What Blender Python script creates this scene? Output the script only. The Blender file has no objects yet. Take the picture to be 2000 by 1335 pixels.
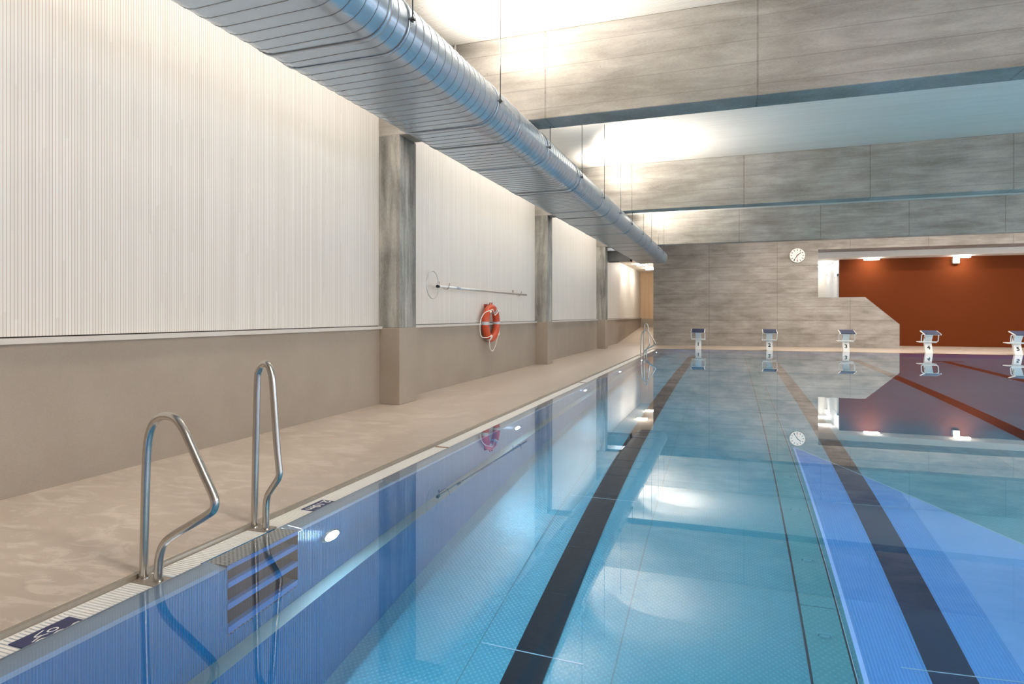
import bpy, math, random
from mathutils import Vector, Matrix
S = bpy.context.scene
COL = S.collection
R = math.radians
random.seed(7)

# ---------------------------------------------------------------- camera
cam = bpy.data.cameras.new('camera')
cam.sensor_width = 36.0
cam.sensor_fit = 'HORIZONTAL'
cam.lens = 36.0 * 1209.46 / 2000
cam.shift_y = -(667.5 - 614.47) / 2000
cam.clip_end = 200
camo = bpy.data.objects.new('camera', cam)
COL.objects.link(camo)
CH = 1.3044
camo.location = (0, 0, CH)
camo.rotation_euler = (R(90), 0, 0.3385)
S.camera = camo

# ---------------------------------------------------------------- world, exposure, sampling extras
w = bpy.data.worlds.new('dusk_sky')
S.world = w
w.use_nodes = True
w.node_tree.nodes['Background'].inputs[0].default_value = (0.62, 0.72, 0.85, 1)
w.node_tree.nodes['Background'].inputs[1].default_value = 1.8
S.view_settings.view_transform = 'Standard'
S.view_settings.look = 'None'
S.view_settings.gamma = 1
S.view_settings.exposure = 1.2
S.view_settings.use_curve_mapping = False
S.cycles.use_denoising = True
S.cycles.max_bounces = 12
S.cycles.diffuse_bounces = 5
S.cycles.glossy_bounces = 5
S.cycles.transmission_bounces = 8
S.cycles.sample_clamp_indirect = 6
S.cycles.caustics_reflective = True
S.cycles.caustics_refractive = True

# ---------------------------------------------------------------- lights
def area(name, loc, size, power, color=(1, .93, .84), direction=(0, 0, -1), sy=None, spread=180):
    l = bpy.data.lights.new(name, 'AREA')
    l.energy = power
    l.color = color
    l.spread = R(spread)
    if sy:
        l.shape = 'RECTANGLE'; l.size = size; l.size_y = sy
    else:
        l.shape = 'DISK'; l.size = size
    o = bpy.data.objects.new(name, l)
    COL.objects.link(o)
    o.location = loc
    o.rotation_euler = Vector(direction).to_track_quat('-Z', 'Y').to_euler()
    return o

def spot(name, loc, power, direction, angle=110, blend=.35, color=(1, .93, .84), radius=.08):
    l = bpy.data.lights.new(name, 'SPOT')
    l.energy = power; l.color = color; l.spot_size = R(angle); l.spot_blend = blend; l.shadow_soft_size = radius
    o = bpy.data.objects.new(name, l)
    COL.objects.link(o)
    o.location = loc
    o.rotation_euler = Vector(direction).to_track_quat('-Z', 'Y').to_euler()
    return o

BAYS = [(-3.5, 7.92), (8.38, 15.63), (16.09, 23.6)]
for a, b in BAYS:      # wall washers over the gap between duct and slat wall
    area('wall_washer', (-3.85, (a + b) / 2, 4.95), .4, 5.6 * (b - a), (1, .90, .80), sy=(b - a) - .5)
for y, p, sp in ((.9, 600, 180), (8.9, 470, 135), (16.6, 380, 125), (24.4, 250, 180)):      # unseen fill strips added behind the beams, tucked up under the ceiling
    area('beam_fill', (8.2 if y < 20 else 6.5, y, 4.95), 12, p, (1, .88, .76), direction=(0, .1, -1), sy=.25, spread=sp)
for y in (1.25, 8.85, 16.55):      # added unseen upward fill, brightening the slatted ceiling
    area('beam_fill_up', (8.2, y, 4.45), 12, 75, (.90, .97, 1), direction=(0, .2, 1), sy=.2)
for y in (-.3, 3.445, 7.2, 10.96, 14.68, 18.5, 22.4):   # light of the underwater lamps in both long pool walls
    area('underwater_light', (-2.452, y, -.42), .11, 32, (.72, .87, 1), direction=(1, 0, -.12))
    area('underwater_light', (12.48, y, -.42), .14, 80, (.72, .87, 1), direction=(-1, 0, -.12))
for yb in (7.92, 15.63, 23.6):   # uplighters standing on top of the duct
    spot('uplighter', (-2.75, yb - .95, 3.98), 190, (.30, .08, .93), 128, .9)
    spot('uplighter', (-2.62, yb - 1.9, 3.98), 330, (.70, -.02, .72), 124, .95)
    spot('uplighter', (-2.95, yb - 4.6, 4.0), 90, (.35, .1, .9), 130, .9)

# ---------------------------------------------------------------- node helpers
class NT:
    def __init__(s, name):
        s.m = bpy.data.materials.new(name)
        s.m.use_nodes = True
        s.t = s.m.node_tree
        s.b = s.t.nodes['Principled BSDF']
    def n(s, typ, **kw):
        nd = s.t.nodes.new(typ)
        for k, v in kw.items(): setattr(nd, k, v)
        return nd
    def link(s, a, b): s.t.links.new(a, b)
    def val(s, inp, v):
        if isinstance(v, bpy.types.NodeSocket): s.link(v, inp)
        else: inp.default_value = v
    def math(s, op, a, b=None, c=None):
        nd = s.n('ShaderNodeMath', operation=op)
        s.val(nd.inputs[0], a)
        if b is not None: s.val(nd.inputs[1], b)
        if c is not None: s.val(nd.inputs[2], c)
        return nd.outputs[0]
    def coord(s, kind='Object', scale=(1, 1, 1)):
        tc = s.n('ShaderNodeTexCoord')
        mp = s.n('ShaderNodeMapping')
        mp.inputs['Scale'].default_value = scale
        s.link(tc.outputs[kind], mp.inputs['Vector'])
        return mp.outputs[0]
    def xyz(s):
        tc = s.n('ShaderNodeTexCoord')
        sp = s.n('ShaderNodeSeparateXYZ')
        s.link(tc.outputs['Object'], sp.inputs[0])
        return sp.outputs
    def noise(s, vec, scale, detail=4, rough=.55, dist=0):
        nd = s.n('ShaderNodeTexNoise')
        s.link(vec, nd.inputs['Vector'])
        nd.inputs['Scale'].default_value = scale
        nd.inputs['Detail'].default_value = detail
        nd.inputs['Roughness'].default_value = rough
        nd.inputs['Distortion'].default_value = dist
        return nd.outputs['Fac']
    def rng(s, v, a, b, c=0., d=1.):
        nd = s.n('ShaderNodeMapRange')
        s.val(nd.inputs[0], v)
        for i, x in enumerate((a, b, c, d)): nd.inputs[i + 1].default_value = x
        return nd.outputs[0]
    def ramp(s, v, stops):
        nd = s.n('ShaderNodeValToRGB')
        s.link(v, nd.inputs[0])
        e = nd.color_ramp.elements
        while len(e) < len(stops): e.new(.5)
        for el, (p, c) in zip(e, stops):
            el.position = p; el.color = (*c, 1)
        return nd.outputs[0]
    def mix(s, fac, a, b, mode='MIX'):
        nd = s.n('ShaderNodeMix', data_type='RGBA', blend_type=mode)
        s.val(nd.inputs[0], fac)
        for i, x in ((6, a), (7, b)):
            if isinstance(x, bpy.types.NodeSocket): s.link(x, nd.inputs[i])
            else: nd.inputs[i].default_value = (*x, 1)
        return nd.outputs[2]
    def bump(s, h, strength=.3, dist=.01):
        nd = s.n('ShaderNodeBump')
        nd.inputs['Strength'].default_value = strength
        nd.inputs['Distance'].default_value = dist
        s.link(h, nd.inputs['Height'])
        s.link(nd.outputs[0], s.b.inputs['Normal'])
    def out(s, color=None, rough=None, metal=None):
        if color is not None:
            s.val(s.b.inputs['Base Color'], color if isinstance(color, bpy.types.NodeSocket) else (*color, 1))
        if rough is not None: s.val(s.b.inputs['Roughness'], rough)
        if metal is not None: s.val(s.b.inputs['Metallic'], metal)
        return s.m
    # thin line mask around multiples of `pitch` (1 on the line)
    def lines(s, c, pitch, width, off=0.):
        v = s.math('PINGPONG', s.math('ADD', c, off + 1000 * pitch), pitch / 2)
        return s.math('LESS_THAN', v, width / 2)

def plain(name, color, rough=.5, metal=0., spec=None, var=.06, scale=6):
    t = NT(name)
    v = t.noise(t.coord(), scale, 3)
    lo = tuple(c * (1 - var) for c in color); hi = tuple(min(1, c * (1 + var)) for c in color)
    t.out(t.mix(v, lo, hi), rough, metal)
    if spec is not None: t.b.inputs['Specular IOR Level'].default_value = spec
    return t.m

def emit(name, color, strength):
    t = NT(name)
    t.out(color, .5)
    t.b.inputs['Emission Color'].default_value = (*color, 1)
    t.b.inputs['Emission Strength'].default_value = strength
    return t.m

def concrete(name, stretch, dark, mid, light, vj=None, hj=None, board=None, contrast=(.36, .64)):
    t = NT(name)
    big = t.noise(t.coord(scale=stretch), 1.1, 8, .62, .4)
    blot = t.noise(t.coord(), .9, 5, .6)
    grain = t.noise(t.coord(scale=tuple(4 * c for c in stretch)), 9, 4, .7)
    f = t.math('ADD', t.math('MULTIPLY', big, .55), t.math('MULTIPLY', blot, .3))
    f = t.math('ADD', f, t.math('MULTIPLY', grain, .25))
    f = t.math('SUBTRACT', f, .05)
    c = t.ramp(f, [(contrast[0], dark), (.5, mid), (contrast[1], light)])
    vor = t.n('ShaderNodeTexVoronoi')
    t.link(t.coord(), vor.inputs['Vector'])
    vor.inputs['Scale'].default_value = 3.3
    pore = t.math('LESS_THAN', vor.outputs['Distance'], t.math('MULTIPLY', blot, .05))
    c = t.mix(t.math('MULTIPLY', pore, .55), c, tuple(x * .35 for x in dark))
    x, y, z = t.xyz()
    wob = t.noise(t.coord(), 14, 3)
    for axis, spec in ((x, vj), (z, hj)):
        if spec:
            m = t.lines(axis, spec[0], .022, spec[1])
            c = t.mix(t.math('MULTIPLY', m, t.math('MULTIPLY', wob, .9)), c, tuple(v * .5 for v in dark))
    if board:
        ax = {'x': x, 'y': y, 'z': z}[board[0]]
        m = t.lines(ax, board[1], .010)
        c = t.mix(t.math('MULTIPLY', m, t.math('MULTIPLY', blot, .75)), c, tuple(v * .7 for v in dark))
    t.bump(grain, .25, .006)
    return t.out(c, .78)

def slats(name, axis, pitch, groove, tone_a, tone_b, groove_col, boardlen=1.7, up='z'):
    t = NT(name)
    x, y, z = t.xyz()
    a = {'x': x, 'y': y, 'z': z}[axis]; u = {'x': x, 'y': y, 'z': z}[up]
    idx = t.math('FLOOR', t.math('DIVIDE', a, pitch))
    wn = t.n('ShaderNodeTexWhiteNoise', noise_dimensions='1D')
    t.link(idx, wn.inputs['W'])
    seg = t.math('FLOOR', t.math('ADD', t.math('DIVIDE', u, boardlen), t.math('MULTIPLY', wn.outputs['Value'], 9)))
    wn2 = t.n('ShaderNodeTexWhiteNoise', noise_dimensions='2D')
    cb = t.n('ShaderNodeCombineXYZ'); t.link(idx, cb.inputs[0]); t.link(seg, cb.inputs[1])
    t.link(cb.outputs[0], wn2.inputs['Vector'])
    sc = {'x': (30, 30, 30), 'y': (4, 34, 1.2), 'z': (4, 4, 30)}[axis]
    if up == 'x': sc = (1.2, 34, 4)
    g = t.noise(t.coord(scale=sc), 1, 4)
    f = t.math('ADD', t.math('MULTIPLY', wn2.outputs['Value'], .6), t.math('MULTIPLY', g, .4))
    c = t.mix(f, tone_a, tone_b)
    fr = t.math('FRACT', t.math('DIVIDE', t.math('ADD', a, 1000 * pitch), pitch))
    m = t.math('LESS_THAN', fr, groove / pitch)
    c = t.mix(m, c, groove_col)
    return t.out(c, .62)

# ---------------------------------------------------------------- materials
M = {}
M['beam'] = concrete('board_marked_concrete', (.7, 1., 4.2), (.21, .19, .165), (.33, .305, .27), (.46, .43, .39), vj=(2.63, 2.319), board=('z', .27))
M['far_wall'] = concrete('fair_faced_concrete', (1.1, 1., 4.0), (.20, .18, .16), (.30, .275, .25), (.40, .37, .345), vj=(2.666, .837), hj=(.5555, -.52), board=('z', .139))
M['pillar'] = concrete('streaked_pillar_concrete', (4.5, 4.5, .6), (.11, .105, .095), (.27, .26, .235), (.44, .42, .38), board=('y', .085), contrast=(.38, .60))
M['slat'] = slats('whitewashed_slats', 'y', .0243, .0042, (.66, .63, .575), (.78, .755, .71), (.46, .36, .28))
M['wood_end'] = slats('warm_wood_boards', 'x', .05, .005, (.55, .38, .23), (.68, .50, .33), (.30, .18, .09))
M['ceil'] = slats('whitewashed_ceiling_slats', 'y', .03, .006, (.66, .62, .56), (.77, .74, .69), (.42, .35, .28), 2.2, up='x')
t = NT('taupe_wall_coating')
g1 = t.noise(t.coord(), 160, 2); g2 = t.noise(t.coord(), 1.6, 4)
f = t.math('ADD', t.math('MULTIPLY', g1, .5), t.math('MULTIPLY', g2, .5))
M['taupe'] = t.out(t.ramp(f, [(.3, (.305, .25, .20)), (.7, (.38, .325, .265))]), .55)
t = NT('sand_floor_coating')
st = t.noise(t.coord(scale=(1.0, 2.6, 1)), 2.9, 8, .76, 1.4)
wet = t.rng(st, .505, .56)
g2 = t.noise(t.coord(), 90, 2)
c = t.mix(t.math('MULTIPLY', wet, .75), (.475, .40, .33), (.61, .53, .455))
c = t.mix(t.math('MULTIPLY', g2, .25), c, (.43, .36, .29))
M['deck'] = t.out(c, t.rng(wet, 0, 1, .36, .5))
M['ledge'] = plain('pale_ledge_cap', (.60, .56, .51), .5)
M['low_ceil'] = plain('pale_low_ceiling', (.80, .75, .68), .6)
M['shadow_gap'] = plain('dark_gap', (.05, .045, .04), .8)
M['rust'] = plain('rust_brown_wall', (.14, .030, .006), .85, var=.18, scale=120, spec=.15)
M['white_wall'] = plain('white_painted_wall', (.78, .79, .80), .5)
M['white_paint'] = plain('white_powder_coat', (.78, .78, .76), .35)
M['pale_blue'] = plain('pale_white_plastic', (.74, .78, .79), .35)
M['navy'] = plain('navy_grip_mat', (.018, .028, .075), .65, var=.2, scale=90)
M['black'] = plain('black_paint', (.008, .008, .009), .4)
M['dark_metal'] = plain('dark_grey_metal', (.10, .10, .10), .4, .6)
M['steel'] = plain('brushed_stainless_steel', (.56, .53, .49), .26, 1.0, var=.1, scale=40)
M['steel_dull'] = plain('dull_steel', (.40, .36, .31), .45, .8, var=.12, scale=30)
M['galv'] = plain('galvanised_sheet', (.52, .60, .68), .24, .65, var=.05, scale=3)
M['galv_grey'] = plain('dull_grey_sheet', (.21, .205, .20), .5, .3, var=.12, scale=5)
M['galv_dark'] = plain('galvanised_seam', (.24, .255, .27), .4, .6)
M['grate'] = plain('white_plastic_grate', (.88, .86, .82), .4)
M['sign_blue'] = plain('navy_sign_face', (.012, .022, .11), .35)
M['sign_white'] = plain('white_sign_ink', (.85, .85, .84), .4)
M['rusty_strip'] = plain('reddish_brown_strip', (.30, .16, .10), .6)
M['orange'] = plain('orange_red_plastic', (.56, .075, .026), .35)
M['red_hook'] = plain('dull_red_hook', (.42, .09, .05), .5)
M['reflective'] = plain('silver_reflective_tape', (.50, .56, .60), .4)
M['rope'] = plain('white_rope', (.80, .77, .72), .7, var=.2, scale=120)
M['alu'] = plain('silver_aluminium', (.66, .65, .63), .3, .9)
M['red'] = plain('red_hand', (.55, .03, .02), .4)
M['lamp'] = emit('white_lamp_diffuser', (1, .95, .88), 26)
M['lamp_dim'] = emit('dim_batten_diffuser', (1, .95, .88), 18)
M['lamp_bright'] = emit('bright_batten_diffuser', (1, .92, .82), 80)
M['lens'] = emit('underwater_lamp_lens', (.80, .90, 1.0), 60)

def pool_metal(name, col, col2, pitch=.05, rough=.34, metal=.25, kind='dots', bs=.35, amp=2.):
    t = NT(name)
    x, y, z = t.xyz()
    k = 2 * math.pi / pitch
    if kind == 'dots':
        p = t.math('MULTIPLY', t.math('SINE', t.math('MULTIPLY', x, k)), t.math('SINE', t.math('MULTIPLY', y, k)))
        p = t.math('MAXIMUM', p, 0.)
    elif kind == 'xribs':
        p = t.math('SINE', t.math('MULTIPLY', x, k))
    elif kind == 'ribs':
        p = t.math('SINE', t.math('MULTIPLY', y, k))
    else:
        p = t.noise(t.coord(), 8, 2)
    lf = t.noise(t.coord(), .8, 3)
    f = t.math('ADD', t.math('MULTIPLY', p, .45), t.math('MULTIPLY', lf, .6))
    c = t.mix(f, col, col2)
    h = t.math('ADD', t.math('MULTIPLY', p, .25), t.math('MULTIPLY', t.noise(t.coord(scale=(1, 1, .35)), 2.2, 2), amp))
    t.bump(h, bs, .02)
    return t.out(c, rough, metal)

M['pool_floor'] = pool_metal('embossed_teal_pool_floor', (.04, .24, .33), (.105, .40, .54), pitch=.042)
M['pool_blue_tint'] = pool_metal('ribbed_blue_tinted_floor', (.07, .26, .66), (.10, .34, .76), pitch=.021, kind='xribs')  # bluer light of deeper water put into this floor colour
M['pool_pale_tint'] = pool_metal('smooth_pale_tinted_floor', (.15, .36, .76), (.22, .46, .86), kind='plain')  # paler side of the wedge, water tint painted in
M['pool_wall'] = pool_metal('ribbed_blue_pool_wall', (.005, .225, .50), (.009, .275, .57), pitch=.016, kind='ribs', metal=.5, rough=.2, bs=.6, amp=5.)
M['pool_ledge'] = plain('grey_green_ledge_strip', (.10, .19, .22), .5)
M['pool_rim'] = plain('grey_overflow_rim', (.25, .33, .43), .35, .3)
M['lane_black'] = plain('black_lane_marking', (.006, .012, .020), .6, var=.2, scale=4, spec=.15)
M['lane_blue_tint'] = plain('blue_tinted_lane_marking', (.005, .018, .06), .6, var=.2, scale=4, spec=.15)  # black marking with the wedge's blue water tint painted in
M['weld'] = plain('light_weld_seam', (.30, .50, .62), .3)
M['edge_blue'] = plain('light_blue_edge_strip', (.30, .52, .92), .4)
M['floor_seam'] = plain('teal_floor_seam', (.05, .20, .25), .5)
M['seam_dark'] = plain('dark_joint', (.01, .02, .04), .6)
M['cover'] = pool_metal('embossed_teal_channel_cover', (.05, .25, .31), (.10, .38, .46))
M['tread'] = plain('dark_perforated_tread', (.05, .08, .13), .4, .3, var=.3, scale=60)
M['edge_step'] = plain('blue_steel_nosing', (.05, .20, .50), .35, .3)
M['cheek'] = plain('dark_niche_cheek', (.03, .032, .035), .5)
M['handle_teal'] = plain('pale_teal_handle', (.10, .36, .44), .4)
M['perf'] = NT('perforated_step_plate')
t = M['perf']
x, y, z = t.xyz()
k = 2 * math.pi / .03
p = t.math('MULTIPLY', t.math('SINE', t.math('MULTIPLY', x, k)), t.math('SINE', t.math('MULTIPLY', y, k)))
t.bump(p, .4, .004)
M['perf'] = t.out(t.mix(t.math('GREATER_THAN', p, .35), (.42, .40, .37), (.13, .125, .12)), .38, .55)

t = NT('clear_pool_water')
t.t.nodes.remove(t.b)
bp = t.n('ShaderNodeBump')
bp.inputs['Strength'].default_value = .014
bp.inputs['Distance'].default_value = .01
t.link(t.noise(t.coord(scale=(1, .7, 1)), 1.6, 2), bp.inputs['Height'])
rf = t.n('ShaderNodeBsdfRefraction')
rf.inputs['IOR'].default_value = 1.333
rf.inputs['Roughness'].default_value = 0
rf.inputs['Color'].default_value = (.90, .97, 1, 1)
gs = t.n('ShaderNodeBsdfGlossy')
gs.inputs['Roughness'].default_value = 0
gs.inputs['Color'].default_value = (1, 1, 1, 1)
fn = t.n('ShaderNodeFresnel')
fn.inputs['IOR'].default_value = 1.333
for q in (rf, gs, fn): t.link(bp.outputs[0], q.inputs['Normal'])
mx = t.n('ShaderNodeMixShader')
F_ = fn.outputs[0]
G_ = t.math('POWER', t.math('SUBTRACT', 1., F_), 3.)
t.link(t.math('MULTIPLY', F_, t.math('ADD', t.math('MULTIPLY', t.math('MULTIPLY', F_, 6.), G_), 1.)), mx.inputs[0])
t.link(rf.outputs[0], mx.inputs[1]); t.link(gs.outputs[0], mx.inputs[2])
t.link(mx.outputs[0], t.t.nodes['Material Output'].inputs['Surface'])
M['water'] = t.m

# ---------------------------------------------------------------- mesh helpers
class MB:
    def __init__(s): s.v = []; s.f = []; s.mi = []; s.sm = []; s.mats = []
    def mat(s, m):
        if m not in s.mats: s.mats.append(m)
        return s.mats.index(m)
    def add(s, vs, fs, m=None, smooth=False):
        b = len(s.v); s.v += [tuple(v) for v in vs]
        i = s.mat(m) if m is not None else 0
        for f in fs:
            s.f.append(tuple(b + q for q in f)); s.mi.append(i); s.sm.append(smooth)
    def box(s, a, b, m=None):
        x0, y0, z0 = a; x1, y1, z1 = b
        s.add([(x0, y0, z0), (x1, y0, z0), (x1, y1, z0), (x0, y1, z0), (x0, y0, z1), (x1, y0, z1), (x1, y1, z1), (x0, y1, z1)],
              [(0, 3, 2, 1), (4, 5, 6, 7), (0, 1, 5, 4), (1, 2, 6, 5), (2, 3, 7, 6), (3, 0, 4, 7)], m)
    def quad(s, pts, m=None): s.add(pts, [tuple(range(len(pts)))], m)
    # convex polygon in a plane given as 2D points, extruded along an axis from a to b
    def prism(s, poly, axis, a, b, m=None):
        def P(u, v, w):
            return {'x': (w, u, v), 'y': (u, w, v), 'z': (u, v, w)}[axis]
        n = len(poly)
        vs = [P(u, v, a) for u, v in poly] + [P(u, v, b) for u, v in poly]
        fs = [tuple(range(n)), tuple(range(2 * n - 1, n - 1, -1))]
        fs += [(i, i + n, (i + 1) % n + n, (i + 1) % n) for i in range(n)]
        s.add(vs, fs, m)
    def tube(s, pts, r, m=None, seg=14, closed=False, caps=True):
        pts = [Vector(p) for p in pts]; n = len(pts)
        tang = []
        for i in range(n):
            if closed: d = pts[(i + 1) % n] - pts[i - 1]
            else: d = pts[min(i + 1, n - 1)] - pts[max(i - 1, 0)]
            tang.append(d.normalized())
        up = Vector((0, 0, 1)) if abs(tang[0].z) < .9 else Vector((1, 0, 0))
        nrm = (up - tang[0] * up.dot(tang[0])).normalized()
        vs = []
        for i in range(n):
            nrm = (nrm - tang[i] * nrm.dot(tang[i])).normalized()
            bn = tang[i].cross(nrm)
            for k in range(seg):
                a = 2 * math.pi * k / seg
                vs.append(pts[i] + nrm * (r * math.cos(a)) + bn * (r * math.sin(a)))
        fs = []
        for i in range(n if closed else n - 1):
            j = (i + 1) % n
            for k in range(seg):
                fs.append((i * seg + k, i * seg + (k + 1) % seg, j * seg + (k + 1) % seg, j * seg + k))
        s.add(vs, fs, m, True)
        if caps and not closed:
            b = len(s.v) - n * seg; i = s.mat(m) if m is not None else 0
            s.f.append(tuple(b + k for k in range(seg - 1, -1, -1))); s.f.append(tuple(b + (n - 1) * seg + k for k in range(seg)))
            s.mi += [i, i]; s.sm += [False, False]
    def disc(s, c, axis, r0, r1, h0, h1, m=None, seg=32):   # lathed frustum about an axis through c
        def P(a, rr, hh):
            u, v = rr * math.cos(a), rr * math.sin(a)
            d = {'x': (hh, u, v), 'y': (u, hh, v), 'z': (u, v, hh)}[axis]
            return (c[0] + d[0], c[1] + d[1], c[2] + d[2])
        vs = [P(2 * math.pi * k / seg, r0, h0) for k in range(seg)] + [P(2 * math.pi * k / seg, r1, h1) for k in range(seg)]
        fs = [(k, (k + 1) % seg, (k + 1) % seg + seg, k + seg) for k in range(seg)]
        s.add(vs, fs, m, True)
        s.add(vs[:seg], [tuple(range(seg))], m); s.add(vs[seg:], [tuple(range(seg - 1, -1, -1))], m)
    def build(s, name, mat=None, parent=None, bevel=0, recalc=True):
        me = bpy.data.meshes.new(name)
        me.from_pydata(s.v, [], s.f)
        mats = [mat] if mat is not None and not s.mats else (s.mats or [mat])
        for m in mats: me.materials.append(m)
        me.polygons.foreach_set('material_index', s.mi)
        me.polygons.foreach_set('use_smooth', s.sm)
        if recalc:
            import bmesh
            bm = bmesh.new(); bm.from_mesh(me)
            bmesh.ops.recalc_face_normals(bm, faces=bm.faces)
            bm.to_mesh(me); bm.free()
        me.update()
        o = bpy.data.objects.new(name, me)
        COL.objects.link(o)
        if parent: o.parent = parent
        if bevel:
            b = o.modifiers.new('edges', 'BEVEL'); b.width = bevel; b.segments = 2; b.limit_method = 'ANGLE'
        return o

def fillet(pts, rad, n=6):
    pts = [Vector(p) for p in pts]; out = [pts[0]]
    for i in range(1, len(pts) - 1):
        r = rad[i] if isinstance(rad, (list, tuple)) else rad
        a = (pts[i - 1] - pts[i]); b = (pts[i + 1] - pts[i])
        d = min(r, a.length * .49, b.length * .49)
        p0 = pts[i] + a.normalized() * d; p1 = pts[i] + b.normalized() * d
        for k in range(n + 1):
            q = k / n
            out.append(p0 * (1 - q) ** 2 + pts[i] * 2 * q * (1 - q) + p1 * q * q)
    out.append(pts[-1])
    return out

def smooth_path(pts, n=8, closed=False):
    P = [Vector(p) for p in pts]; out = []; N = len(P)
    for i in range(N if closed else N - 1):
        a, b, c, d = (P[(i + k) % N] if closed else P[max(0, min(N - 1, i + k))] for k in (-1, 0, 1, 2))
        for k in range(n):
            q = k / n
            out.append(.5 * ((2 * b) + (c - a) * q + (2 * a - 5 * b + 4 * c - d) * q * q + (3 * b - a - 3 * c + d) * q ** 3))
    if not closed: out.append(P[-1])
    return out

def thing(name, label, cat, loc=(0, 0, 0), group=None):
    o = bpy.data.objects.new(name, None)
    o.empty_display_size = .1
    COL.objects.link(o)
    o.location = loc
    return tag(o, label, cat, group)
def tag(o, label, cat, group=None):
    o['label'] = label; o['category'] = cat
    if group: o['group'] = group
    return o
def struct(o):
    o['kind'] = 'structure'
    return o
def dup(root, loc, label, group=None):
    r = root.copy(); COL.objects.link(r); r.location = loc; r['label'] = label
    if group: r['group'] = group
    for ch in list(root.children):
        c = ch.copy(); COL.objects.link(c); c.parent = r
        for g in ch.children:
            d = g.copy(); COL.objects.link(d); d.parent = c
    return r

def text_mesh(name, body, size, mat, parent, mw, offset=.0, depth=.0015, align='CENTER'):
    cu = bpy.data.curves.new(name, 'FONT')
    cu.body = body; cu.size = size; cu.align_x = align; cu.align_y = 'CENTER'
    cu.extrude = depth; cu.offset = offset
    tmp = bpy.data.objects.new(name + '_src', cu)
    COL.objects.link(tmp)
    dg = bpy.context.evaluated_depsgraph_get()
    me = bpy.data.meshes.new_from_object(tmp.evaluated_get(dg))
    bpy.data.objects.remove(tmp)
    me.name = name
    me.materials.clear(); me.materials.append(mat)
    me.transform(mw)
    o = bpy.data.objects.new(name, me)
    COL.objects.link(o)
    if parent: o.parent = parent
    return o

# ================================================================ SETTING
ZC = 5.08           # hall ceiling
XW = -4.84          # wainscot face of the slat wall side
XE = 16.0           # hall width end
YN = -4.0           # wall behind the camera
YF = 27.6           # far concrete wall
PE = 24.373         # pool end
XR = 12.52          # pool right edge

# floor: deck strips around the pool, corridor ramp
m = MB()
m.box((-5.1, YN, -.3), (-2.845, PE + .0, 0), M['deck'])
m.box((-5.1, PE, -.3), (XE, 31.0, 0), M['deck'])
m.box((XR + .1, YN, -.3), (XE, PE, 0), M['deck'])
m.box((-2.845, YN, -.3), (XR + .1, -.64, 0), M['deck'])
m.prism([(28.2, 0.0), (36.5, 0.0), (36.5, .64)], 'x', -5.1, -3.0, M['deck'])
m.box((3.0, 31.0, -.3), (5.2, 40, 0), M['deck'])
struct(m.build('floor'))
m = MB()
m.box((-2.845, -.64, -.03), (-2.818, PE, -.002), M['steel_dull'])
struct(m.build('trim_1'))

# ceilings
m = MB()
m.box((-5.1, YN, ZC), (XE, YF + .1, ZC + .2), M['ceil'])
struct(m.build('ceiling'))
m = MB()
m.box((-5.1, 24.95, 3.75), (-3.0, 36.5, 3.9), M['low_ceil'])
m.box((2.0, 29.0, 3.69), (XE, 40, 3.93), M['low_ceil'])
struct(m.build('ceiling_low'))

# left side: wainscot, ledge, slat wall (three bays and the ramp bay)
COLS = [(7.92, 8.43), (15.63, 16.11), (23.62, 24.1)]
bays = [(YN, 7.92), (8.43, 15.63), (16.11, 23.62), (24.1, 36.4)]
wl = MB(); sl = MB(); lg = MB()
for i, (a, b) in enumerate(bays):
    wl.box((-5.1, a, 0), (XW, b, 1.095), M['taupe'])
    sl.box((-5.1, a, 1.147), (-4.862, b, ZC), M['slat'])
    lg.box((-5.1, a, 1.095), (-4.795, b, 1.136), M['ledge'])
    lg.box((-5.1, a, 1.136), (-4.875, b, 1.147), M['shadow_gap'])
struct(wl.build('wall_left'))
struct(sl.build('wall_left_slats'))
struct(lg.build('trim_2'))

for a, b in COLS:
    m = MB()
    m.box((-5.0, a - .012, 0), (-4.508, b + .006, 1.116), M['taupe'])
    m.box((-5.0, a, 1.116), (-4.52, b, 3.92), M['pillar'])
    o = struct(m.build('pillar', bevel=.008))
for y in (7.92, 15.63, 23.6):
    m = MB()
    m.box((-5.05, y, 3.915), (XE, y + .46, ZC), M['beam'])
    struct(m.build('beam', bevel=.012))

# far concrete wall with the stair opening and the stepped parapet
m = MB()
F = M['far_wall']
m.box((-3.164, YF, 0), (3.347, YF + .3, ZC), F)
m.box((3.347, YF, 3.93), (XE, 29.0, ZC), F)
m.prism([(3.347, 0), (6.194, 0), (6.194, .937), (5.021, 2.0), (3.347, 2.0)], 'y', YF, YF + .28, F)
struct(m.build('wall_far'))
m = MB()
m.box((-3.164, YF + .3, 0), (-2.9, 36.4, 4.5), F)
struct(m.build('wall_corridor'))
m = MB()
m.box((-5.1, 36.0, .4), (-2.9, 36.3, 1.09), M['taupe'])
m.box((-5.1, 36.02, 1.09), (-2.9, 36.3, 3.9), M['wood_end'])
struct(m.build('wall_corridor_end'))
m = MB()
m.box((4.48, 30.0, 0), (XE, 30.25, 3.7), M['rust'])
struct(m.build('wall_stair'))
m = MB()
m.box((4.482, 30.25, 0), (4.7, 38, 3.7), M['white_wall'])
struct(m.build('wall_passage'))
m = MB()
m.box((2.0, 34.0, 0), (4.7, 34.2, 3.7), M['slat'])
m.box((3.1, YF + .3, 0), (3.3, 38, 3.7), M['white_wall'])
struct(m.build('wall_passage_end'))
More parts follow.
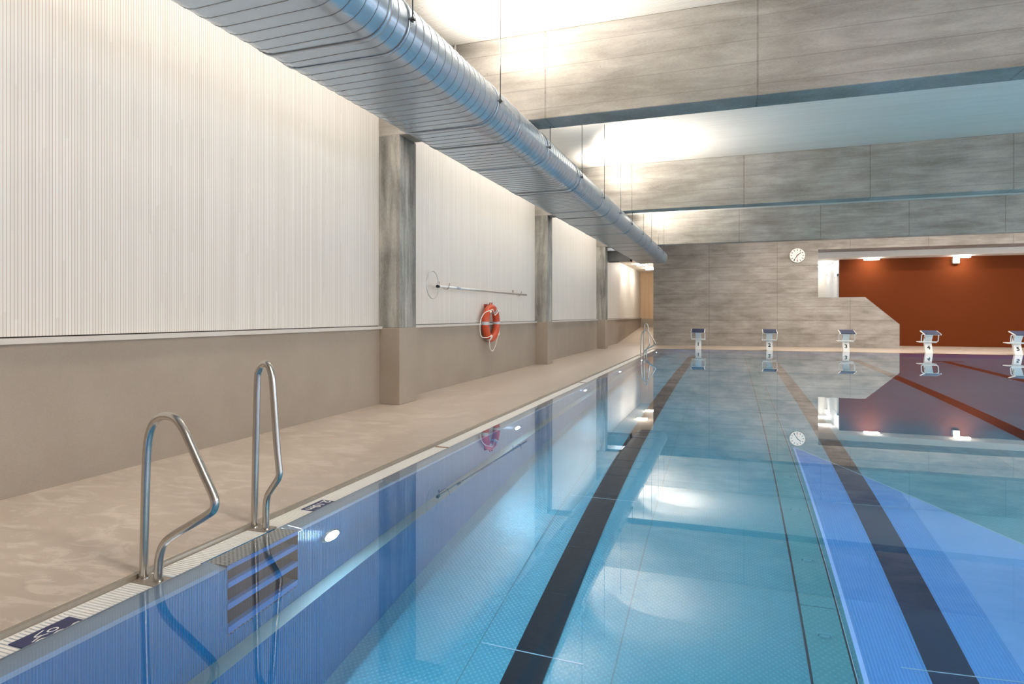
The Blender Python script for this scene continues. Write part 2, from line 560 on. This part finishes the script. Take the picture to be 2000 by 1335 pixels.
# enclosing walls out of view: window band added on the right for cool fill light, plain wall behind
m = MB()
m.box((XE, YN, 0), (XE + .3, 31, 1.0), F)
m.box((XE, YN, 4.4), (XE + .3, 31, ZC), F)
for y in (YN, 3.4, 10.6, 17.8, 25.0):
    m.box((XE, y, 1.0), (XE + .3, y + .9, 4.4), F)
struct(m.build('wall_right'))
m = MB()
m.box((-5.1, YN - .3, 0), (XE, YN, ZC), F)
struct(m.build('wall_near'))

# ---------------------------------------------------------------- pool basin
ZF = -2.0
m = MB()
prof = [(-2.622, -.05), (-2.617, -.002), (-2.60, -.002), (-2.50, -.028), (-2.48, -.055)]
def strip(y0, y1, pr, mats):
    for (p, q), mm in zip(zip(pr, pr[1:]), mats):
        m.quad([(p[0], y0, p[1]), (p[0], y1, p[1]), (q[0], y1, q[1]), (q[0], y0, q[1])], mm)
SY0, SY1 = 2.56, 3.12         # recessed step niche
for a, b in ((-.64, SY0 - .05), (SY1 + .05, PE)):
    strip(a, b, prof, [M['pool_rim']] * 4)
lower = [(-2.48, -.86), (-2.48, -1.02), (-2.375, -1.02), (-2.375, -1.06), (-2.375, ZF)]
PWm = M['pool_wall']
strip(-.64, PE, lower, [PWm, M['pool_ledge'], PWm, PWm])
for a, b in ((-.64, SY0), (SY1, PE)):
    strip(a, b, [(-2.48, -.055), (-2.48, -.86)], [PWm])
# niche: back, cheeks, bottom
m.quad([(-2.66, SY0, -.02), (-2.66, SY1, -.02), (-2.66, SY1, -.86), (-2.66, SY0, -.86)], PWm)
for y in (SY0, SY1):
    m.quad([(-2.66, y, -.02), (-2.48, y, -.02), (-2.48, y, -.86), (-2.66, y, -.86)], M['cheek'])
m.quad([(-2.66, SY0, -.86), (-2.66, SY1, -.86), (-2.48, SY1, -.86), (-2.48, SY0, -.86)], M['perf'])
for y0, y1 in ((SY0 - .05, SY0), (SY1, SY1 + .05)):
    m.quad([(-2.62, y0, -.004), (-2.62, y1, -.004), (-2.48, y1, -.05), (-2.48, y0, -.05)], M['pool_rim'])
# far, near and right walls
m.quad([(-2.7, PE, 0), (XR, PE, 0), (XR, PE, ZF), (-2.7, PE, ZF)], PWm)
m.quad([(-2.7, -.64, 0), (XR, -.64, 0), (XR, -.64, ZF), (-2.7, -.64, ZF)], PWm)
m.quad([(XR, -.64, 0), (XR, PE, 0), (XR, PE, ZF), (XR, -.64, ZF)], PWm)
struct(m.build('wall_pool', recalc=False))

# pool floor: one base sheet plus inlaid bands 2 mm proud, blue wedge with the water's tint in its colour
m = MB()
m.quad([(-2.6, -.64, ZF), (XR, -.64, ZF), (XR, PE, ZF), (-2.6, PE, ZF)], M['pool_floor'])
V0, V1 = (.79, 8.85), (6.22, -.64)
sl_ = (V1[1] - V0[1]) / (V1[0] - V0[0])
fx = lambda X: V0[1] + sl_ * (X - V0[0])
XF2 = 1.655
def flat(pts, z, mat): m.quad([(x, y, ZF + z) for x, y in pts], mat)
flat([(.79, -.64), (XF2, -.64), (XF2, fx(XF2)), (.79, fx(.79))], .004, M['pool_blue_tint'])
flat([(XF2, -.64), V1, (XF2, fx(XF2))], .004, M['pool_pale_tint'])
flat([(.755, -.64), (.795, -.64), (.795, 8.8), (.775, 8.85)], .006, M['edge_blue'])
flat([(.79, fx(.79)), (.79, fx(.79) + .03), (6.22, -.61), (6.22, -.64)], .005, M['weld'])
for i in range(6):
    xc = -1.235 + 2.5 * i
    for a, b, mm in (((-.64, 22.4, M['lane_black']),) if i != 1 else ((-.64, fx(xc) - .06, M['lane_blue_tint']), (fx(xc) - .02, 22.4, M['lane_black']))):
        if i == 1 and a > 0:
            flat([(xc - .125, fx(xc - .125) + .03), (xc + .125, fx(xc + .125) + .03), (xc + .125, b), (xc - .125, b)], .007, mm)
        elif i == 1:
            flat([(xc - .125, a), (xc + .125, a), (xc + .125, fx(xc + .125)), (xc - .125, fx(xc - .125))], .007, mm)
        else:
            flat([(xc - .125, a), (xc + .125, a), (xc + .125, b), (xc - .125, b)], .007, mm)
    flat([(xc - .5, 22.4), (xc + .5, 22.4), (xc + .5, 22.65), (xc - .5, 22.65)], .007, M['lane_black'])
for k in range(11):
    y = -1.0 + 2.46 * k
    if y < -.6: continue
    flat([(-1.6, y), (-.9, y + .03), (-.9, y + .038), (-1.6, y + .008)], .009, M['weld'])
    flat([(1.0, y + .5), (1.7, y + .5), (1.7, y + .508), (1.0, y + .508)], .009, M['weld'])
for x in (-.705, -1.62, 3.0, 5.2):
    flat([(x, -.64), (x + .008, -.64), (x + .008, PE), (x, PE)], .003, M['floor_seam'])
struct(m.build('floor_pool', recalc=False))

# channel cover strip along lane 1/2 with its handles
m = MB()
for k in range(9):
    y0 = -.6 + k * 2.78; y1 = min(y0 + 2.77, PE)
    m.box((.482, y0, ZF + .001), (.718, y1, ZF + .010), M['cover'])
m.box((.466, -.64, ZF), (.480, PE, ZF + .006), M['seam_dark'])
m.box((.720, -.64, ZF), (.730, PE, ZF + .006), M['seam_dark'])
m.box((.731, -.64, ZF), (.735, PE, ZF + .008), M['weld'])
ch = m.build('inlet_channel_cover')
tag(ch, 'long embossed teal cover strip let into the pool floor between the two nearest lane lines', 'channel cover')
ORD = ['first', 'second', 'third', 'fourth', 'fifth', 'sixth', 'seventh', 'eighth', 'ninth', 'tenth', 'eleventh', 'twelfth']
for k, y in enumerate((4.63, 5.6, 6.6, 7.55)):
    m = MB()
    m.box((.57, y - .014, ZF + .010), (.63, y + .014, ZF + .015))
    m.tube(fillet([(.56, y, ZF + .012), (.56, y, ZF + .04), (.64, y, ZF + .04), (.64, y, ZF + .012)], .012), .006)
    o = m.build('cover_handle', M['handle_teal'], ch)

# ---------------------------------------------------------------- water
m = MB()
xs = (-2.612, XR)
m.quad([(xs[0], -.64, -.0015), (xs[1], -.64, -.0015), (xs[1], PE, -.0015), (xs[0], PE, -.0015)])
o = m.build('pool_water', M['water'], recalc=False)
tag(o, 'still clear blue water filling the swimming pool, mirroring the hall', 'water')
o['kind'] = 'stuff'

# ================================================================ THINGS
# overflow grate (white cross bars), lying 25 mm below the rim
ZG = -.025
m = MB()
m.box((-2.816, -.64, ZG - .03), (-2.806, PE, ZG - .002))
m.box((-2.72, -.64, ZG - .03), (-2.71, PE, ZG - .006))
m.box((-2.636, -.64, ZG - .03), (-2.626, PE, ZG - .002))
y = -.62
while y < PE - .02:
    if not (2.29 < y < 2.40 or 3.08 < y < 3.18):
        m.box((-2.812, y, ZG - .022), (-2.628, y + .0125, ZG))
    y += .02
tag(m.build('overflow_grate', M['grate'], recalc=False), 'long white ribbed overflow grate running along the pool edge beside the sand deck', 'grate')

# signs on the grate
t1 = thing('pictogram_sign', 'navy sign with white swimmer pictogram on the grate, nearest the camera', 'sign', (0, 0, ZG))
m = MB(); m.box((-2.742, 1.678, 0), (-2.63, 1.922, .004)); m.build('sign_plate', M['sign_blue'], t1)
m = MB()
def ribbon(pts, wd, z=.0046):
    P = [Vector((p[0], p[1], 0)) for p in pts]
    vs = []
    for i, p in enumerate(P):
        d = (P[min(i + 1, len(P) - 1)] - P[max(i - 1, 0)]).normalized()
        nn = Vector((-d.y, d.x, 0)) * wd / 2
        vs += [(*(p + nn).xy, z), (*(p - nn).xy, z)]
    m.add(vs, [(2 * i, 2 * i + 1, 2 * i + 3, 2 * i + 2) for i in range(len(P) - 1)])
ring = [(-2.690 + .014 * math.sin(a), 1.818 + .019 * math.cos(a)) for a in [2 * math.pi * k / 20 for k in range(21)]]
ribbon(ring, .007)
ribbon(smooth_path([(-2.722, 1.802, 0), (-2.712, 1.775, 0), (-2.700, 1.752, 0), (-2.690, 1.757, 0), (-2.688, 1.772, 0)], 5), .007)
ribbon(smooth_path([(-2.676, 1.79, 0), (-2.683, 1.765, 0), (-2.672, 1.735, 0), (-2.665, 1.72, 0)], 5), .007)
wave = [(-2.652 + .008 * math.sin(k * .62), 1.69 + k * .0072) for k in range(31)]
ribbon(wave, .008)
m.build('swimmer_pictogram', M['sign_white'], t1)
t2 = thing('depth_sign', 'navy depth sign lettered 2.10m on the grate beside the taller grab rail', 'sign', (0, 0, ZG))
m = MB(); m.box((-2.762, 3.508, 0), (-2.63, 3.738, .004)); m.build('sign_plate', M['sign_blue'], t2)
text_mesh('depth_lettering', '2.10m', .088, M['sign_white'], t2, Matrix.Translation((-2.708, 3.622, .0046)) @ Matrix.Rotation(R(-90), 4, 'Z'), depth=.0004, offset=.001)
for y, lab in ((5.62, 'thin reddish brown divider strip across the grate, before the orange lifebuoy reflection'), (11.9, 'small reddish brown divider strip across the grate, farther along than the lifebuoy')):
    m = MB(); m.box((-2.80, y, ZG), (-2.632, y + .03, ZG + .004))
    tag(m.build('grate_divider', M['rusty_strip']), lab, 'divider strip')

# grab rails
def rail(pts, y, rads):
    P = [(x * 1.019, y * 1.019, CH + (z - CH) * 1.019) for x, z in pts]
    P[0] = (P[0][0], P[0][1], ZG); P[-1] = (P[-1][0], P[-1][1], ZG)
    return smooth_path(P, 6)
def make_rail(pts, y, rads, label, group):
    path = rail(pts, y, rads)
    base = Vector(path[0])
    root = thing('grab_rail', label, 'grab rail', base, group)
    m = MB(); m.tube([p - base for p in path], .0205, seg=18)
    m.build('bent_tube', M['steel'], root)
    m = MB(); m.box((-.04, -.055, -.012), (path[-1].x - base.x + .035, .055, .003))
    m.build('base_plate', M['steel_dull'], root, bevel=.002)
    for q, nm in ((Vector((0, 0, 0)), 'a'), (Vector(path[-1]) - base, 'b')):
        m = MB(); m.disc((q.x, q.y, .003), 'z', .026, .024, 0, .006, seg=20)
        m.build('foot_collar', M['steel'], root)
    return root
G = 'bent steel grab rails of the pool steps'
pn = [(-2.737, 0), (-2.732, .2), (-2.724, .45), (-2.713, .64), (-2.692, .735), (-2.648, .793), (-2.585, .812), (-2.522, .797), (-2.472, .745), (-2.425, .668), (-2.36, .560), (-2.305, .470),
      (-2.287, .425), (-2.298, .385), (-2.345, .352), (-2.44, .296), (-2.545, .236), (-2.60, .192), (-2.630, .132), (-2.640, .06), (-2.641, 0)]
pf = [(-2.755, 0), (-2.748, .3), (-2.740, .6), (-2.731, .90), (-2.719, .965), (-2.692, 1.0), (-2.657, 1.004), (-2.633, .970), (-2.618, .90), (-2.600, .70), (-2.583, .50), (-2.569, .385),
      (-2.566, .345), (-2.580, .308), (-2.628, .243), (-2.653, .203), (-2.664, .150), (-2.666, .08), (-2.666, 0)]
r1 = make_rail(pn, 2.285, None, 'shorter bent stainless grab rail bulging over the water, nearest the camera', G)
r2 = make_rail(pf, 3.06, None, 'tall narrow bent stainless grab rail beside the near recessed steps', G)
dup(r1, (-2.70, 20.10, ZG), 'shorter bent stainless grab rail of the pair near the far pool corner', G)
dup(r2, (-2.715, 20.92, ZG), 'taller bent stainless grab rail of the pair near the far pool corner', G)

# recessed steps
st = thing('recessed_pool_ladder', 'recessed steel ladder of perforated treads in the pool wall between the near grab rails', 'pool ladder', (-2.57, SY0, 0))
m = MB(); m.prism([(-.06, -.020), (.085, -.024), (.085, -.05), (-.06, -.05)], 'y', 0, SY1 - SY0, M['perf']); m.build('top_plate', None, st)
for z in (-.26, -.52, -.78):
    m = MB()
    m.box((-.088, .004, z - .012), (.06, SY1 - SY0 - .004, z), M['tread'])
    m.box((.06, .004, z - .065), (.092, SY1 - SY0 - .004, z + .004), M['edge_step'])
    m.build('tread', None, st)
m = MB(); m.box((.085, .0, -.085), (.092, SY1 - SY0, -.024)); m.build('top_nosing', M['edge_step'], st)

# underwater lamps
for k, (y, lab) in enumerate(((3.445, 'round glowing underwater lamp in the pool wall beside the recessed steps'),
                              (7.2, 'round glowing underwater lamp, second along the pool wall, by the lifebuoy reflection'),
                              (10.96, 'round glowing underwater lamp, third along the pool wall'),
                              (14.68, 'round glowing underwater lamp, fourth along the pool wall'),
                              (18.5, 'tiny glowing underwater lamp, fifth along the pool wall, before the far rails'),
                              (22.4, 'tiny glowing underwater lamp, last along the pool wall in the far corner'))):
    if k == 0:
        lp = thing('underwater_lamp', lab, 'underwater lamp', (-2.48, y, -.42), 'underwater wall lamps')
        m = MB(); m.disc((0, 0, 0), 'x', .092, .082, 0, .014, seg=28); m.build('lamp_bezel', M['steel'], lp)
        m = MB(); m.disc((0, 0, 0), 'x', .07, .055, .014, .026, seg=28); m.build('lamp_lens', M['lens'], lp)
    else:
        dup(lp, (-2.48, y, -.42), lab, 'underwater wall lamps')

# ---------------------------------------------------------------- oval ventilation duct
RD, ZD, XA, XB = .25, 3.63, -3.414, -2.627
def oval(r):
    pts = []
    N = 14
    for k in range(5): pts.append((XB + (XA - XB) * (.5 - k / 8 * 1.0) * 1.0 if False else (XA + XB) / 2 + (XB - XA) / 2 * k / 4, ZD + r))
    for k in range(1, N): a = math.pi / 2 - math.pi * k / N; pts.append((XB + r * math.cos(a), ZD + r * math.sin(a)))
    for k in range(9): pts.append((XB + (XA - XB) * k / 8, ZD - r))
    for k in range(1, N): a = -math.pi / 2 - math.pi * k / N; pts.append((XA + r * math.cos(a), ZD + r * math.sin(a)))
    for k in range(5): pts.append((XA + ((XA + XB) / 2 - XA) * k / 4, ZD + r))
    return pts
dc = thing('ventilation_duct', 'long flat-oval grey spiral ventilation duct hung below the concrete beams', 'duct', (-3.02, 0, ZD))
m = MB()
YS, YE, PI_ = -3.0, 25.62, .137
O0 = oval(RD); O1 = oval(RD + .003)
n = len(O0)
sd = .008
def pt(prof_, j, yy): return (prof_[j][0] + 3.02, min(max(yy + PI_ * j / (n - 1), YS), YE), prof_[j][1] - ZD)
k = -1; rings = []
yy = YS - PI_
while yy < YE + PI_:
    rings += [(O0, yy), (O1, yy + .002), (O1, yy + .006), (O0, yy + sd)]
    yy += PI_
for r_ in range(len(rings) - 1):
    y0 = rings[r_][1]; y1 = rings[r_ + 1][1]
    if y1 + PI_ < YS or y0 > YE: continue
    vs = [pt(rings[r_][0], j, y0) for j in range(n)] + [pt(rings[r_ + 1][0], j, y1) for j in range(n)]
    m.add(vs, [(j, j + 1, n + j + 1, n + j) for j in range(n - 1)], M['galv_dark'] if r_ % 4 < 3 else M['galv'], True)
m.build('duct_body', None, dc, recalc=False)
m = MB()      # rounded end cap
caps = [(RD, YE), (RD - .01, YE + .05), (RD - .05, YE + .10), (RD - .11, YE + .12)]
cvs = []
for r_, y0 in caps: cvs += [(x + 3.02, y0, z - ZD) for x, z in oval(r_)]
cfs = [(i * n + j, i * n + j + 1, (i + 1) * n + j + 1, (i + 1) * n + j) for i in range(len(caps) - 1) for j in range(n - 1)]
m.add(cvs, cfs, M['galv'], True)
m.add(cvs[-n:], [tuple(range(n))], M['galv'])
m.build('end_cap', None, dc, recalc=False)
for y0 in [4.02 + 3.0 * k for k in range(8)]:
    m = MB()
    pv = []
    for rr, dy in ((RD + .002, 0), (RD + .009, .006), (RD + .009, .05), (RD + .002, .056)): pv += [(x + 3.02, y0 + dy, z - ZD) for x, z in oval(rr)]
    for i in range(3):
        for j in range(n - 1):
            m.f.append((i * n + j, i * n + j + 1, (i + 1) * n + j + 1, (i + 1) * n + j)); m.mi.append(0 if i == 1 else 1); m.sm.append(True)
    m.v = pv; m.mats = [M['galv'], M['galv_dark']]
    m.build('joint_band', None, dc, recalc=False)
# hangers: strap round the duct and two threaded rods
HY = [4.33, 6.3, 8.27, 10.24, 12.2, 14.17, 15.95, 18.1, 20.05, 22.05, 23.9]
for k, y0 in enumerate(HY):
    top = ZC
    for a, b in ((7.92, 8.38), (15.63, 16.09), (23.6, 24.06)):
        if a < y0 < b: top = 3.915
    m = MB()
    pv = []
    for rr, dy in ((RD + .004, -.014), (RD + .010, -.014), (RD + .010, .014), (RD + .004, .014)): pv += [(x + 3.02, y0 + dy, z - ZD) for x, z in oval(rr)]
    fs = [(i * n + j, i * n + j + 1, (i + 1) * n + j + 1, (i + 1) * n + j) for i in range(3) for j in range(n - 1)]
    m.add(pv, fs, None, True)
    hg = m.build('hanger_strap', M['galv'], dc, recalc=False)
    for x in (-2.352, -3.689):
        m = MB(); m.tube([(x + 3.02, y0, -.03), (x + 3.02, y0, top - ZD)], .0055, seg=8); m.build('rod', M['dark_metal'], hg)
        m = MB(); m.box((x + 3.02 - .03, y0 - .02, -.012), (x + 3.02 + .02, y0 + .02, .0)); m.disc((x + 3.02, y0, 0), 'z', .012, .012, -.028, .014, seg=6); m.build('clamp', M['dark_metal'], hg)

# rectangular duct at the third pillar
rd = thing('rectangular_duct', 'square sided grey sheet metal duct under the oval duct beyond the last pillar', 'duct', (-4.0, 24.4, 3.6))
m = MB(); m.box((-.84, -.1, -.19), (.33, .42, .22)); m.build('duct_box', M['galv_grey'], rd, bevel=.004)
for x in (-.46, .30):
    m = MB(); m.box((x, -.115, -.205), (x + .03, .435, .235)); m.build('flange', M['galv_grey'], rd)
m = MB(); m.box((-.5, -.13, -.235), (-.1, .0, -.2)); m.build('support_bracket', M['dark_metal'], rd)

# thin white conduit by the first beam
m = MB(); m.tube([(-3.62, 7.895, ZC - .005), (-3.62, 7.895, 4.2)], .013, seg=10)
tag(m.build('conduit_pipe', M['white_paint']), 'thin white conduit pipe down the first concrete beam beside the duct', 'pipe')

# ---------------------------------------------------------------- rescue hoop pole and lifebuoy on the slat wall
rp = thing('rescue_hoop_pole', 'long silver rescue pole with wire hoop hung on the slatted wall', 'rescue pole', (-4.70, 9.54, 1.79))
m = MB(); m.tube([(0, .02, 0), (0, 4.86, 0)], .022, seg=14); m.build('pole', M['alu'], rp)
m = MB(); m.disc((0, 0, 0), 'y', .027, .027, -.02, .035, seg=16); m.build('pole_socket', M['black'], rp)
m = MB(); m.tube([(.0, -.195 + .222 * math.cos(a) - .0, .02 + .232 * math.sin(a)) for a in [2 * math.pi * k / 48 for k in range(48)]], .009, seg=8, closed=True)
m.build('wire_hoop', M['alu'], rp)
m = MB(); m.disc((0, .75, 0), 'y',   .0235, .0235, 0, .16, seg=14); m.build('pole_sleeve', M['galv'], rp)
for y, lab in ((9.89, 'steel wall hook holding the hoop end of the rescue pole'), (13.86, 'steel wall hook holding the plain end of the rescue pole')):
    m = MB(); m.tube(smooth_path([(-4.862, y, 1.84), (-4.80, y, 1.80), (-4.735, y, 1.755), (-4.69, y, 1.755), (-4.66, y, 1.79), (-4.64, y, 1.86)], 6), .007, seg=8)
    m.box((-4.866, y - .03, 1.79), (-4.855, y + .03, 1.89))
    tag(m.build('wall_hook', M['steel']), lab, 'hook')

LB = (-4.735, 12.12, 1.13)
lb = thing('lifebuoy', 'orange lifebuoy with white grab rope on the left wall', 'lifebuoy', LB)
RM, rm = .318, .079
def ringpt(a, rr=RM, x=0): return (x, rr * math.cos(a), rr * math.sin(a))
m = MB(); m.tube([ringpt(2 * math.pi * k / 56) for k in range(56)], rm, seg=22, closed=True); m.build('ring', M['orange'], lb)
for a in (0, 62, 180, 242):
    m = MB(); m.tube([ringpt(R(a - 5 + k * 2.5)) for k in range(5)], rm + .003, seg=22, caps=False); m.build('reflective_band', M['reflective'], lb)
rp_ = []
for a0, a1, droop in ((130, 232, 'l'), (232, 300, 'b'), (300, 45, 'r'), (45, 130, 't')):
    pass
rope = [ringpt(R(135), .37, .075), ringpt(R(150), .42, .0), ringpt(R(172), .455, -.05), ringpt(R(195), .50, -.05), ringpt(R(213), .50, -.04), ringpt(R(224), .42, .03), ringpt(R(232), .335, .09),
        ringpt(R(240), .43, .05), ringpt(R(255), .54, .04), ringpt(R(270), .585, .03), ringpt(R(283), .53, .04), ringpt(R(293), .40, .07), ringpt(R(300), .30, .105), ringpt(R(306), .30, .1),
        ringpt(R(325), .42, .05), ringpt(R(355), .455, .02), ringpt(R(25), .44, .03), ringpt(R(45), .38, .07),
        ringpt(R(55), .30, .10), ringpt(R(72), .20, .09), ringpt(R(92), .165, .09), ringpt(R(108), .22, .10), ringpt(R(122), .33, .105)]
m = MB(); m.tube(smooth_path(rope, 6, True), .009, seg=8, closed=True); m.build('grab_rope', M['rope'], lb)
for a in (134, 234):
    m = MB(); c_ = ringpt(R(a), .33, .085); m.disc(c_, 'x', .03, .018, -.01, .02, seg=14); m.build('rope_knot', M['rope'], lb)
m = MB()
m.box((-4.865, 12.04, 1.46), (-4.83, 12.17, 1.53))
m.tube(smooth_path([(-4.83, 12.05, 1.5), (-4.76, 12.05, 1.51), (-4.72, 12.05, 1.56)], 5), .012, seg=8)
m.tube(smooth_path([(-4.83, 12.16, 1.5), (-4.76, 12.16, 1.51), (-4.72, 12.16, 1.56)], 5), .012, seg=8)
tag(m.build('lifebuoy_hook', M['red_hook']), 'red wall hook behind the top of the orange lifebuoy', 'hook')

# ---------------------------------------------------------------- starting blocks
def make_block(num, loc):
    sb = thing('starting_block', 'white starting block numbered %d with navy top, by the far pool end' % num, 'starting block', loc, 'starting blocks at the far pool end')
    m = MB()
    W = .105
    m.prism([(0, 0), (.13, 0), (.30, .37), (.17, .37)], 'x', -W, W)
    o = m.build('lower_post', M['white_paint'], sb)
    m = MB()
    m.prism([(.17, .37), (.30, .37), (.12, .69), (-.04, .655)], 'x', -W, W)
    up_ = m.build('upper_post', M['pale_blue'], sb)
    m = MB()
    m.prism([(-.39, .628), (.13, .742), (.124, .772), (-.39, .658)], 'x', -.25, .25)
    pl = m.build('platform', M['white_paint'], sb, bevel=.004)
    m = MB()
    m.prism([(-.394, .640), (-.394, .664), (.118, .779), (.122, .762)], 'x', -.225, .225)
    m.build('grip_mat', M['navy'], pl)
    m = MB()
    m.tube(fillet([(-.16, -.10, .665), (-.245, -.08, .635), (-.245, -.03, .395), (0, -.0, .39), (.245, -.03, .395), (.245, -.08, .635), (.16, -.10, .665)], .06), .015, seg=10)
    m.build('handle', M['white_paint'], sb)
    m = MB()
    m.prism([(.12, .355), (.56, .365), (.56, .39), (.12, .38)], 'x', -.25, .25)
    m.build('foot_step', M['white_paint'], sb, bevel=.003)
    lean = math.atan2(.17, .37)
    mw = Matrix.Translation((0.0, .0875 - .003, .19)) @ Matrix.Rotation(R(90) - lean, 4, 'X')
    text_mesh('number', str(num), .19, M['black'], sb, mw, offset=.006)
    mw = Matrix.Translation((-W - .002, .13, .52)) @ Matrix.Rotation(R(-90), 4, 'Z') @ Matrix.Rotation(R(90), 4, 'X')
    text_mesh('side_number', str(num), .15, M['black'], sb, mw, offset=.005)
    return sb
for k in range(5):
    make_block(k + 1, (-1.137 + 2.5 * k, 24.45, 0))

# ---------------------------------------------------------------- clock
ck = thing('wall_clock', 'round white wall clock on the far concrete wall', 'clock', (2.576, YF, 3.708))
m = MB(); m.disc((0, 0, 0), 'y', .30, .285, 0, -.06, seg=40); m.build('clock_case', M['alu'], ck)
m = MB(); m.disc((0, 0, 0), 'y', .275, .275, -.058, -.064, seg=40); m.build('dial', M['white_paint'], ck)
def hand(ang, l0, l1, wd, y):
    a = R(ang); d = (math.sin(a), math.cos(a)); p = (d[1], -d[0])
    q = [(d[0] * l + p[0] * s_ * wd / 2, y, d[1] * l + p[1] * s_ * wd / 2) for l, s_ in ((l0, -1), (l0, 1), (l1, 1), (l1, -1))]
    q2 = [(a_, y + .003, c_) for a_, _, c_ in q]
    m.add(q + q2, [(0, 1, 2, 3), (7, 6, 5, 4), (0, 4, 5, 1), (1, 5, 6, 2), (2, 6, 7, 3), (3, 7, 4, 0)])
for k in range(12):
    m = MB(); hand(30 * k, .19, .255, .022, -.068); m.build('hour_mark', M['black'], ck)
m = MB(); hand(48, -.05, .17, .028, -.073); m.build('hour_hand', M['black'], ck)
m = MB(); hand(215, -.05, .235, .022, -.078); m.build('minute_hand', M['black'], ck)
m = MB(); hand(181, -.05, .20, .006, -.083); m.disc((-.003, 0, -.19), 'y', .018, .018, -.080, -.084, seg=14); m.build('second_hand', M['red'], ck)

# ---------------------------------------------------------------- ceiling lights beyond the hall
def ceil_light(x, y, z, L, label, grp, lm='lamp'):
    cl = thing('ceiling_light', label, 'ceiling light', (x, y, z), grp)
    m = MB(); m.box((-L / 2, -.09, -.025), (L / 2, .09, 0)); m.build('housing', M['white_paint'], cl)
    m = MB(); m.box((-L / 2 + .01, -.08, -.085), (L / 2 - .01, .08, -.025)); m.build('diffuser', M[lm], cl, bevel=.01)
    return cl
GL = 'glowing batten lights beyond the far wall'
ceil_light(5.60, 29.5, 3.69, .58, 'glowing ceiling batten above the rust wall, beside the passage', GL)
ceil_light(8.80, 29.5, 3.69, .58, 'glowing ceiling batten above the rust wall, over the white box', GL)
ceil_light(4.02, 31.0, 3.69, .55, 'nearer glowing ceiling batten in the white passage', GL, 'lamp_dim')
ceil_light(4.16, 33.3, 3.69, .50, 'farther glowing ceiling batten in the white passage', GL, 'lamp_dim')
ceil_light(-3.99, 30.2, 3.75, .50, 'nearer glowing ceiling batten in the wooden ramp corridor', GL, 'lamp_bright')
ceil_light(-3.92, 32.9, 3.75, .50, 'farther glowing ceiling batten in the wooden ramp corridor', GL, 'lamp_bright')
sp = thing('loudspeaker_box', 'small white box loudspeaker on the rust wall below a ceiling batten', 'loudspeaker', (8.71, 30.0, 3.52))
m = MB(); m.box((-.125, -.17, -.12), (.125, -.01, .12)); m.build('cabinet', M['white_paint'], sp, bevel=.03)
m = MB(); m.box((-.03, -.02, -.03), (.03, .0, .03)); m.build('wall_bracket', M['dark_metal'], sp)
# white door and its frame on the passage wall
m = MB(); m.box((4.44, 30.35, 0), (4.482, 30.45, 3.1)); m.box((4.44, 31.35, 0), (4.482, 31.45, 3.1)); m.box((4.44, 30.35, 3.0), (4.482, 31.45, 3.1))
dr = struct(m.build('door_1', M['pale_blue']))
m = MB(); m.box((4.465, 30.45, 0), (4.481, 31.35, 3.0)); struct(m.build('door_leaf', M['white_paint'], dr))
m = MB(); m.box((4.38, 33.5, 3.3), (4.48, 33.75, 3.5))
tag(m.build('exit_lamp', M['white_paint']), 'small white exit lamp high on the white passage wall', 'lamp')
